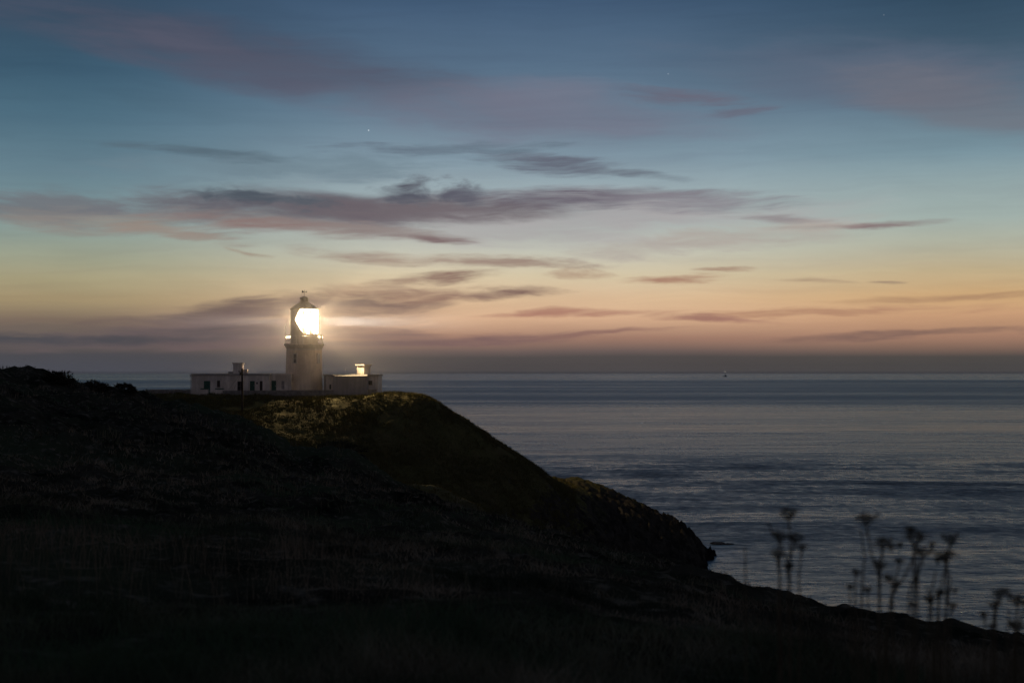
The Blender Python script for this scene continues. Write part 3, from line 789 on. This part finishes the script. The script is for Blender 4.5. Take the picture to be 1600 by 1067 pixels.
mb = MB(); dx = qx(513.8); mb.tube([(dx + .28 * math.cos(a), QD + 1.5, zr2 + .3 + .34 * math.sin(a)) for a in [math.pi * k / 8 for k in range(9)]], .03)
mb.build('vent_hoop', M['metal_white'], rf2)
mb = MB(); dx = qx(537.8); mb.tube([(dx, QD + 2, zr2 + .27), (dx, QD + 2, qz(575.5))], .025); mb.build('aerial', M['metal_white'], rf2)
# grey outbuilding in front with a shallow pent roof
OD = 245.0
def ox(u): return Xp(u, OD)
def oz(v): return Zp(v, OD)
ob = empty('outbuilding', (ox(548), OD + 1.4, oz(621)), 'windowless grey outbuilding with pale roof edge, in front of the store building', 'building')
mb = MB(); mb.box(ox(521.2), ox(573.6), OD, OD + 2.7, oz(621) - 1.5, oz(588.6)); mb.build('wall', M['grey_render'], ob)
mb = MB()
a0, a1, z0 = ox(519.5), ox(574.6), oz(588.5)
mb.add([(a0 + .5, OD - .16, z0), (a1 - .1, OD - .16, z0), (a1 - .3, OD + 2.68, z0 + .28), (a0 - .6, OD + 2.68, z0 + .28), (a0 + .5, OD - .16, z0 + .1), (a1 - .1, OD - .16, z0 + .1), (a1 - .3, OD + 2.68, z0 + .38), (a0 - .6, OD + 2.68, z0 + .38)],
       [(0, 3, 2, 1), (4, 5, 6, 7), (0, 1, 5, 4), (1, 2, 6, 5), (2, 3, 7, 6), (3, 0, 4, 7)])
mb.build('roof', M['roof_felt'], ob)

# boundary walls and gate piers
def stonewall(name, u0, u1, v0a, v0b, v1, d, label, thick=.4, mat='stone', copem=None):
    x0, x1 = Xp(u0, d), Xp(u1, d)
    t0, t1, zb_ = Zp(v0a, d), Zp(v0b, d), Zp(v1, d) - 1.2
    e = empty(name, ((x0 + x1) / 2, d, zb_ + 1.2), label, 'wall')
    n = max(2, int((x1 - x0) / 1.2)); vs = []; fs = []
    for k in range(n + 1):
        x = x0 + (x1 - x0) * k / n; z = t0 + (t1 - t0) * k / n + random.uniform(-.03, .03)
        vs += [(x, d, zb_), (x, d + thick, zb_), (x, d + thick, z - .12), (x, d, z - .12)]
    for k in range(n):
        a = 4 * k; b = a + 4
        fs += [(a, b, b + 3, a + 3), (a + 2, b + 2, b + 1, a + 1), (a + 3, b + 3, b + 2, a + 2), (a, a + 1, b + 1, b)]
    fs += [(0, 3, 2, 1), (4 * n, 4 * n + 1, 4 * n + 2, 4 * n + 3)]
    mesh_obj('stonework', vs, fs, M[mat], e)
    mb = MB()
    for k in range(n):
        xa = x0 + (x1 - x0) * k / n; xb = x0 + (x1 - x0) * (k + 1) / n
        za = max(vs[4 * k + 2][2], vs[4 * k + 6][2])
        mb.box(xa + .005, xb - .005, d - .06, d + thick + .06, za + .003, za + .12)
    mb.build('coping', M[copem or mat], e)
    return e
stonewall('boundary_wall', 348.4, 521, 610.3, 609.2, 622, 243.4, 'long pale stone boundary wall running in front of the keepers building and tower foot')
stonewall('boundary_wall', 228, 298.4, 608.8, 608.0, 623, 250.0, 'boundary wall left of the keepers building with its coping lit by the lamp')
stonewall('boundary_wall', 574.2, 588.4, 608.2, 608.2, 621, 244.0, 'short dark wall below the square window at the right end of the store')
for u0, u1, lab in ((314.2, 324.6, 'left of the two pale gate piers with green caps before the keepers building'), (337.2, 348.2, 'pale green-capped gate pier joined to the end of the long boundary wall')):
    d = 243.5; x0, x1 = Xp(u0, d), Xp(u1, d)
    e = empty('gate_pier', ((x0 + x1) / 2, d + .4, Zp(621, d)), lab, 'gate pier', 'gate piers of the keepers building')
    mb = MB(); mb.box(x0, x1, d, d + .8, Zp(621, d) - 1, Zp(608.2, d)); mb.build('pier_block', M['white'], e)
    mb = MB(); mb.box(x0 - .08, x1 + .08, d - .08, d + .88, Zp(608.2, d) + .002, Zp(606.6, d)); mb.build('cap', M['green_paint'], e)

# ------------------------------------------------------------------ telegraph pole
PD = 226.0; px0 = Xp(378.9, PD); zt = Zp(575.8, PD); zg = float(ground_isl(np.array([px0]), np.array([PD]))[0])
pole = empty('telegraph_pole', (px0, PD, zg), 'dark wooden telegraph pole with stay wire on the slope before the keepers building', 'telegraph pole')
mb = MB(); mb.tube([(px0 + .02, PD, zg - .6), (px0, PD, (zg + zt) / 2), (px0 - .05, PD, zt)], [.17, .155, .14], 10); mb.build('post', M['wood'], pole)
mb = MB(); mb.box(px0 - .62, px0 - .19, PD - .06, PD + .06, zt - .55, zt - .43); mb.tube([(px0 - .55, PD, zt - .43), (px0 - .55, PD, zt - .28)], .05); mb.box(px0 - .45, px0 - .2, PD - .12, PD + .12, zt - 1.0, zt - .62)
mb.build('bracket', M['wood'], pole)
for dx, dz in ((-5.2, -3.4), (-3.5, -3.6)):
    mb = MB(); mb.tube([(px0 - .12, PD, zt - .6), (px0 + dx, PD + 3, zt + dz - 3.2)], .012, 4); mb.build('stay_wire', M['wire'], pole)
pts = []
for k in range(13):
    t = k / 12; a = Vector((px0, PD, zt - .15)); b = Vector((bx(400), BD - .05, bz(588)))
    p = a.lerp(b, t); p.z -= 1.1 * 4 * t * (1 - t) * .5; pts.append(p)
mb = MB(); mb.tube(pts, .012, 4); o = mb.build('overhead_cable', M['wire']); tag(o, 'thin sagging cable from the pole top to the keepers building', 'cable')

# ------------------------------------------------------------------ sea rocks and distant ship
def rock(u, v, w, h, l, label, seed):
    d = CAM_Z / (v - 582) * F; x = Xp(u, d)
    bm = bmesh.new(); bmesh.ops.create_icosphere(bm, subdivisions=4, radius=1)
    rr = np.array([tuple(q.co) for q in bm.verts])
    nn = fbm(rr[:, 0] * 2 + seed, rr[:, 1] * 2 + rr[:, 2] * 1.7, 4, seed, .6)
    for q, k in zip(bm.verts, nn): q.co = q.co * (1 + .55 * k); q.co.x *= w; q.co.y *= l; q.co.z *= h
    me = bpy.data.meshes.new('sea_rock'); bm.to_mesh(me); bm.free(); me.materials.append(M['rock'])
    o = bpy.data.objects.new('sea_rock', me); COL.objects.link(o); o.location = (x, d, 0)
    tag(o, label, 'rock', 'rocks off the headland tip')
M['rock'] = material('wet_rock', (.02, .019, .017), .6, .3, mottled((.014, .013, .012), (.035, .032, .028), 1.5))
rock(1123, 848.5, 1.8, .42, 1.4, 'low dark rock just clear of the headland tip', 3)
rock(1136, 849, 1.2, .22, 1.0, 'smallest dark rock, farthest out from the headland tip', 8)
rock(1092, 861.5, 2.2, .5, 1.6, 'flat dark rock awash at the foot of the headland tip', 21)
SD = 13000.0; sx = Xp(1132.5, SD)
ship = empty('ship', (sx, SD, 0), 'tiny lit ship on the horizon over the sea', 'ship')
mb = MB(); L = 22
mb.add([(sx - L, SD - 4, 5), (sx + L * .8, SD - 4, 5), (sx + L, SD, 7), (sx + L * .8, SD + 4, 5), (sx - L, SD + 4, 5), (sx - L, SD - 4, -1), (sx + L * .75, SD - 4, -1), (sx + L * .9, SD, -1), (sx + L * .75, SD + 4, -1), (sx - L, SD + 4, -1)],
       [(0, 1, 2, 3, 4), (0, 5, 6, 1), (1, 6, 7, 2), (2, 7, 8, 3), (3, 8, 9, 4), (4, 9, 5, 0)])
mb.build('hull', M['dark_frame'], ship)
mb = MB(); mb.box(sx - 2, sx + 12, SD - 3, SD + 3, 5.2, 14); mb.box(sx + 2, sx + 8, SD - 2.5, SD + 2.5, 14.01, 18); mb.build('deckhouse', M['rock'], ship)
mb = MB(); mb.tube([(sx + 4, SD, 18), (sx + 4, SD, 46)], .5, 6); mb.build('mast', M['rock'], ship)
mb = MB(); mb.box(sx + 2.5, sx + 5.5, SD - 2, SD + 2, 43, 46.5); mb.box(sx - 1.5, sx + 2.5, SD - 2, SD + 2, 46, 48.5); mb.build('mast_light', emis('ship_light', (1, .9, .8), 1.3), ship)

# ------------------------------------------------------------------ vegetation
def blades(name, px, py, pz, hgt, wid, mat, lean=.35, segs=2, seed=1, per=1, spread=.0):
    g = np.random.default_rng(seed)
    n = len(px) * per
    bx_ = np.repeat(px, per) + g.normal(0, 1, n) * spread; by_ = np.repeat(py, per) + g.normal(0, 1, n) * spread; bz_ = np.repeat(pz, per)
    hh_ = np.repeat(hgt, per) * g.uniform(.55, 1.25, n); ww = np.repeat(wid, per)
    an = g.uniform(0, 2 * math.pi, n); wa = g.uniform(0, math.pi, n)
    le = hh_ * lean * g.uniform(.2, 1.6, n)
    dx, dy = np.cos(an) * le, np.sin(an) * le; ex, ey = np.cos(wa) * ww / 2, np.sin(wa) * ww / 2
    rows = []
    for k in range(segs):
        t = k / segs; w = 1 - .5 * t
        rows.append(np.stack([bx_ + dx * t * t - ex * w, by_ + dy * t * t - ey * w, bz_ + hh_ * t], -1))
        rows.append(np.stack([bx_ + dx * t * t + ex * w, by_ + dy * t * t + ey * w, bz_ + hh_ * t], -1))
    rows.append(np.stack([bx_ + dx, by_ + dy, bz_ + hh_], -1))
    V = np.stack(rows, 1); k = V.shape[1]; base = (np.arange(n) * k)[:, None]
    fs = []
    for s2 in range(segs - 1):
        a = 2 * s2; fs += [[a, a + 1, a + 3], [a, a + 3, a + 2]]
    a = 2 * (segs - 1); fs.append([a, a + 1, a + 2])
    Fc = (base[:, None, :] + np.array(fs)[None]).reshape(-1, 3)
    return np_mesh(name, V.reshape(-1, 3), Fc, mat)
# grass on the headland
g = np.random.default_rng(5)
N = 52000
yy = g.uniform(203, 268, N); uu = g.uniform(180, 900, N); xx = (uu - 800) / F * yy
zz = ground_isl(xx, yy)
keep = (zz > 9) & ~((xx > -19) & (xx < -4) & (yy < 208.5) & (g.random(N) < .5)) & ~((yy > 243) & (yy < 257) & (uu > 225) & (uu < 598)) & (fbm(xx / 3, yy / 3, 3, 5) > -.28)
xx, yy, zz = xx[keep], yy[keep], zz[keep]
tall = .22 + .5 * np.clip(fbm(xx / 4, yy / 4, 3, 77) + .3, 0, 1)
o = blades('headland_grass', xx, yy, zz - .05, tall, np.full(len(xx), .09), M['grass_far'], .6, 2, 2, per=4, spread=.18)
tag(o, 'rough tussocky grass covering the lamp-lit headland slope', 'grass', kind='stuff')
# grass and heather over the near hillside
N = 90000
dd = 3.0 * (150 / 3.0) ** (g.random(N) ** .85); uu = g.uniform(-150, 1750, N); xx = (uu - 800) / F * dd
zz = ground_main(xx, dd); pt_ = fbm(xx / 5, dd / 5, 3, 31)
keep = pt_ > -.2; xx, dd, zz, pt_ = xx[keep], dd[keep], zz[keep], pt_[keep]
hg = (.08 + .75 * np.clip(pt_ + .05, 0, .6)) * np.interp(dd, [3, 10, 20, 60, 150], [.8, .7, .4, .6, .8])
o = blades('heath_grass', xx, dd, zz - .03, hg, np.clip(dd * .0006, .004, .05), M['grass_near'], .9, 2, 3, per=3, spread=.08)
tag(o, 'dark rough grass and heather covering the near hillside', 'grass', kind='stuff')

def bush(u, v, d, w, h, label, seed):
    """twiggy gorse bush: leaf clumps spread through an uneven crown on short stems"""
    x = Xp(u, d); z = float(ground_main(np.array([x]), np.array([float(d)]))[0]) - .1
    g = np.random.default_rng(seed); e = empty('gorse_bush', (x, d, z), label, 'bush', 'gorse bushes on the near hill ridge')
    n = 2600; c = g.normal(0, 1, (n, 3)); c /= np.linalg.norm(c, axis=1)[:, None]
    rad = (.55 + .45 * g.random(n) ** .5) * (1 + .7 * fbm(c[:, 0] * 1.7 + seed, c[:, 1] * 1.7 + c[:, 2], 3, seed))
    P = np.stack([x + c[:, 0] * rad * w, d + c[:, 1] * rad * w, z + np.maximum(0.02, .25 + c[:, 2] * rad * .8) * h], -1)
    dr = c + g.normal(0, .4, (n, 3)); dr[:, 2] += .5; dr /= np.linalg.norm(dr, axis=1)[:, None]; side = np.cross(dr, g.normal(0, 1, (n, 3))); side /= np.linalg.norm(side, axis=1)[:, None]
    L = g.uniform(.06, .2, n)[:, None]
    V = np.stack([P - side * .03, P + side * .03, P + dr * L], 1).reshape(-1, 3)
    o = np_mesh('foliage', V - np.array([x, d, z]), np.arange(n * 3).reshape(-1, 3), M['heath']); o.parent = e
    mb = MB()
    for k in range(7):
        a = k * .9; mb.tube([(x, d, z - .1), (x + math.cos(a) * w * .3, d + math.sin(a) * w * .3, z + h * .4), (x + math.cos(a) * w * .6, d + math.sin(a) * w * .6, z + h * .75)], [.03, .02, .008], 5)
    mb.build('stem', M['wood'], e)
bush(88, 580, 92, 1.0, .7, 'low dark bush near the top of the left ridge against the sky', 4)
bush(150, 590, 93, .8, .75, 'spiky dark bush halfway down the left ridge against the sky', 5)
bush(198, 603, 94, .75, .55, 'rounded dark bush low on the left ridge beside the strip of sea', 6)
bush(530, 705, 94, 1.6, .6, 'dark bush on the knoll below the lit headland slope', 7)

# dead umbellifers close to the camera
def plant(label, u0, stems, umbels, seed, D=5.2):
    """stems: polylines of photo points; umbels: (u, v, width_px, stem index point)"""
    g = random.Random(seed)
    x0 = Xp(u0, D); z0 = float(ground_main(np.array([x0]), np.array([D]))[0])
    e = empty('umbel_plant', (x0, D, z0), label, 'plant', 'dead umbel plants standing against the sea')
    def P(u, v, dd=0): return Vector((Xp(u, D + dd), D + dd, Zp(v, D + dd)))
    for st in stems:
        du = [g.uniform(-.02, .02) * i for i in range(len(st))]
        pts = [P(u, v, q) for (u, v), q in zip(st, du)]
        if st[0][1] > 920 or len(st) > 2:
            b = pts[0]; pts = [Vector((b.x + (x0 - b.x) * .5, D, z0 - .05))] + pts
        fine = []
        for a, b in zip(pts[:-1], pts[1:]):
            for k in range(3): fine.append(a.lerp(b, k / 3) + Vector((g.uniform(-.0015, .0015),) * 3))
        fine.append(pts[-1]); n = len(fine)
        mb = MB(); mb.tube(fine, [.0048 - .0026 * k / n for k in range(n)], 6); mb.build('stem', M['plant'], e)
    for (u, v, wpx) in umbels:
        top = P(u, v, g.uniform(-.03, .03)); w = wpx * 1.12 / F * D / 2; base = top - Vector((0, 0, w * 1.15))
        mb = MB(); nray = 20
        mb.tube([base - Vector((0, 0, w * .9)), base], .0022, 5)
        for k in range(nray):
            a = 2.4 * k + g.random(); rr = w * math.sqrt((k + .5) / nray)
            tip = top + Vector((rr * math.cos(a), rr * math.sin(a), g.uniform(-.5, .22) * w - .15 * rr))
            mid_ = base.lerp(tip, .5) + Vector((math.cos(a) * w * .12, math.sin(a) * w * .12, -w * .05))
            mb.tube([base, mid_, tip], .0009, 4)
            for q in range(9):
                c = tip + Vector((g.gauss(0, 1), g.gauss(0, 1), g.gauss(0, .6))) * w * .17
                s = w * .085
                mb.add([c + Vector((s, 0, -s * .5)), c + Vector((-s * .5, s * .87, -s * .5)), c + Vector((-s * .5, -s * .87, -s * .5)), c + Vector((0, 0, s))], [(0, 1, 2), (0, 3, 1), (1, 3, 2), (2, 3, 0)])
        mb.build('umbel', M['plant'], e)
plant('single thin stalk without a seed head, leftmost of the plants against the sea', 1163, [[(1164, 960), (1163, 853)]], [], 1)
plant('tall dead umbel plant standing alone left of the dense plants against the sea', 1232,
      [[(1233, 990), (1231, 900), (1233, 850), (1231, 805)], [(1215, 985), (1216, 900), (1213, 868)], [(1231, 905), (1226, 870), (1217, 840)], [(1232, 880), (1237, 855), (1240, 838)], [(1248, 990), (1247, 900), (1251, 860)], [(1232, 900), (1230, 885)], [(1216, 846), (1203, 826), (1199, 815)]],
      [(1231, 796, 26), (1216, 831, 22), (1241, 833, 22), (1213, 860, 20), (1231, 880, 17), (1252, 850, 15)], 2)
plant('tallest umbel plant with a broad flat head, left end of the dense group', 1368,
      [[(1371, 1010), (1371, 900), (1361, 870), (1354, 830), (1350, 812)], [(1342, 1000), (1345, 910), (1349, 870), (1343, 825)], [(1371, 960), (1374, 900), (1375, 880)], [(1372, 890), (1376, 860), (1378, 848)], [(1380, 1010), (1386, 960), (1398, 905), (1403, 880)], [(1334, 1000), (1335, 910), (1336, 895)], [(1353, 1000), (1354, 925)], [(1326, 990), (1326, 916)]],
      [(1352, 802, 30), (1378, 841, 26), (1374, 876, 20), (1336, 889, 14), (1326, 912, 12), (1354, 916, 13), (1403, 871, 14), (1390, 850, 12)], 3)
plant('umbel plant with curved forking stems in the middle of the dense group', 1410,
      [[(1382, 1010), (1390, 930), (1408, 905), (1421, 880), (1428, 850)], [(1422, 1015), (1425, 940), (1431, 880), (1432, 850)], [(1432, 900), (1437, 875), (1440, 862)], [(1414, 1000), (1418, 930), (1421, 905)], [(1423, 975), (1424, 945)], [(1392, 925), (1390, 912)], [(1426, 860), (1420, 835), (1418, 825)]],
      [(1430, 832, 28), (1420, 822, 16), (1440, 856, 24), (1424, 940, 13), (1398, 908, 16), (1390, 900, 12), (1383, 897, 12), (1404, 847, 11)], 4)
plant('leaning umbel plant, right end of the dense group', 1462,
      [[(1458, 1020), (1464, 935), (1473, 895), (1477, 868)], [(1477, 880), (1480, 858), (1484, 843)], [(1446, 1010), (1450, 935), (1460, 890)], [(1468, 1020), (1476, 950), (1483, 905), (1481, 890)], [(1464, 922), (1476, 922), (1490, 920)], [(1480, 1020), (1484, 945)], [(1453, 930), (1445, 915)], [(1455, 860), (1452, 850)]],
      [(1484, 835, 25), (1475, 861, 28), (1450, 930, 17), (1466, 921, 15), (1486, 940, 14), (1455, 846, 10), (1463, 870, 12), (1490, 918, 9)], 5)
plant('short umbel plant with a curled head near the right edge of the picture', 1549,
      [[(1546, 1030), (1547, 985), (1551, 950), (1553, 942)], [(1552, 960), (1557, 935), (1559, 925)], [(1535, 1020), (1536, 960)], [(1573, 1030), (1571, 985), (1574, 950)]],
      [(1560, 920, 22), (1551, 938, 18), (1547, 973, 12), (1534, 955, 12), (1574, 925, 11)], 6)
plant('short umbel plant at the right edge of the picture', 1584,
      [[(1580, 1035), (1583, 985), (1586, 950), (1587, 936)], [(1584, 990), (1592, 965), (1597, 950)], [(1592, 1035), (1590, 990), (1586, 975)]],
      [(1587, 930, 24), (1586, 971, 22), (1600, 938, 15), (1578, 968, 12)], 7)
# taller bleached seed grass standing in clumps on the near hillside
g = np.random.default_rng(21)
N = 26000; dd = 5.0 * (110 / 5.0) ** g.random(N); uu = g.uniform(-100, 1700, N); xx = (uu - 800) / F * dd
cl = fbm(xx / 4 + 50, dd / 6, 4, 301, .6); keep = (cl > .22) & (g.random(len(cl)) < np.interp(dd, [5, 12, 20, 40], [.02, .12, .4, .8])); xx, dd, uu = xx[keep], dd[keep], uu[keep]
zz = ground_main(xx, dd)
hg = np.where((dd > 18) & (dd < 70), .26, .42) * np.where(uu > 900, .6, 1.0)
o = blades('seed_grass', xx, dd, zz - .03, hg, np.clip(dd * .0005, .003, .035), M['seed_grass'], .35, 3, 8, per=3, spread=.12)
tag(o, 'bleached seed grass in loose clumps on the dark near hillside', 'grass', kind='stuff')
# thin grass stalks among them
g = np.random.default_rng(9)
n = 300; dd = g.uniform(4.2, 8.5, n); uu = g.uniform(1180, 1640, n); xx = (uu - 800) / F * dd
zz = ground_main(xx, dd)
topv = np.interp(uu, [1180, 1300, 1450, 1640], [905, 930, 950, 985]) + g.uniform(-18, 60, n)
hg = np.maximum(.1, CAM_Z - (topv - 582) / F * dd - zz)
o = blades('grass_stalks', xx, dd, zz - .02, hg / 1.1, np.full(n, .0035), M['plant'], .12, 3, 4)
tag(o, 'thin dry grass stalks among the umbel plants', 'grass', kind='stuff')

# ------------------------------------------------------------------ thin sea haze in the air
mb = MB(); q = SEA_R + 500; mb.box(-q, q, -q, q, -9.0, 56.0)
hz_m = bpy.data.materials.new('haze_air'); hz_m.use_nodes = True
t = hz_m.node_tree; t.nodes.clear()
pv = t.nodes.new('ShaderNodeVolumePrincipled'); pv.inputs['Density'].default_value = HAZE; pv.inputs['Color'].default_value = (.9, .9, .9, 1)
pv.inputs['Anisotropy'].default_value = 0.0
oo = t.nodes.new('ShaderNodeOutputMaterial'); t.links.new(pv.outputs[0], oo.inputs['Volume'])
o = mb.build('haze', hz_m); tag(o, 'thin sea haze hanging in the air round the headland', 'haze', kind='stuff')

# added volume round the lantern that carries the lamp's glow over the tower
bm = bmesh.new(); bmesh.ops.create_icosphere(bm, subdivisions=4, radius=1.0); me = bpy.data.meshes.new('lamp_glow'); bm.transform(Matrix.Diagonal((40, 26, 34, 1))); bm.to_mesh(me); bm.free()
mi = bpy.data.materials.new('lamp_glow_volume'); mi.use_nodes = True; t = mi.node_tree; t.nodes.clear(); T = NT(t)
oc = T.node('ShaderNodeTexCoord').outputs['Object']
le = T.node('ShaderNodeVectorMath', operation='LENGTH'); t.links.new(T.vmath('DIVIDE', oc, (40, 26, 34)), le.inputs[0])
den = T.math('POWER', T.maprange(le.outputs['Value'], .97, .03), 1.35)
pv = t.nodes.new('ShaderNodeVolumePrincipled'); pv.inputs['Color'].default_value = (.9, .9, .9, 1)
t.links.new(T.math('MULTIPLY', den, GLOW_DENSITY), pv.inputs['Density'])
t.links.new(pv.outputs[0], t.nodes.new('ShaderNodeOutputMaterial').inputs['Volume']); me.materials.append(mi)
o = bpy.data.objects.new('lamp_glow', me); COL.objects.link(o); o.location = (TX, TD, LAMP_Z)
tag(o, 'added glow volume round the lantern, lit by the lamp', 'lamp_glow', kind='stuff')
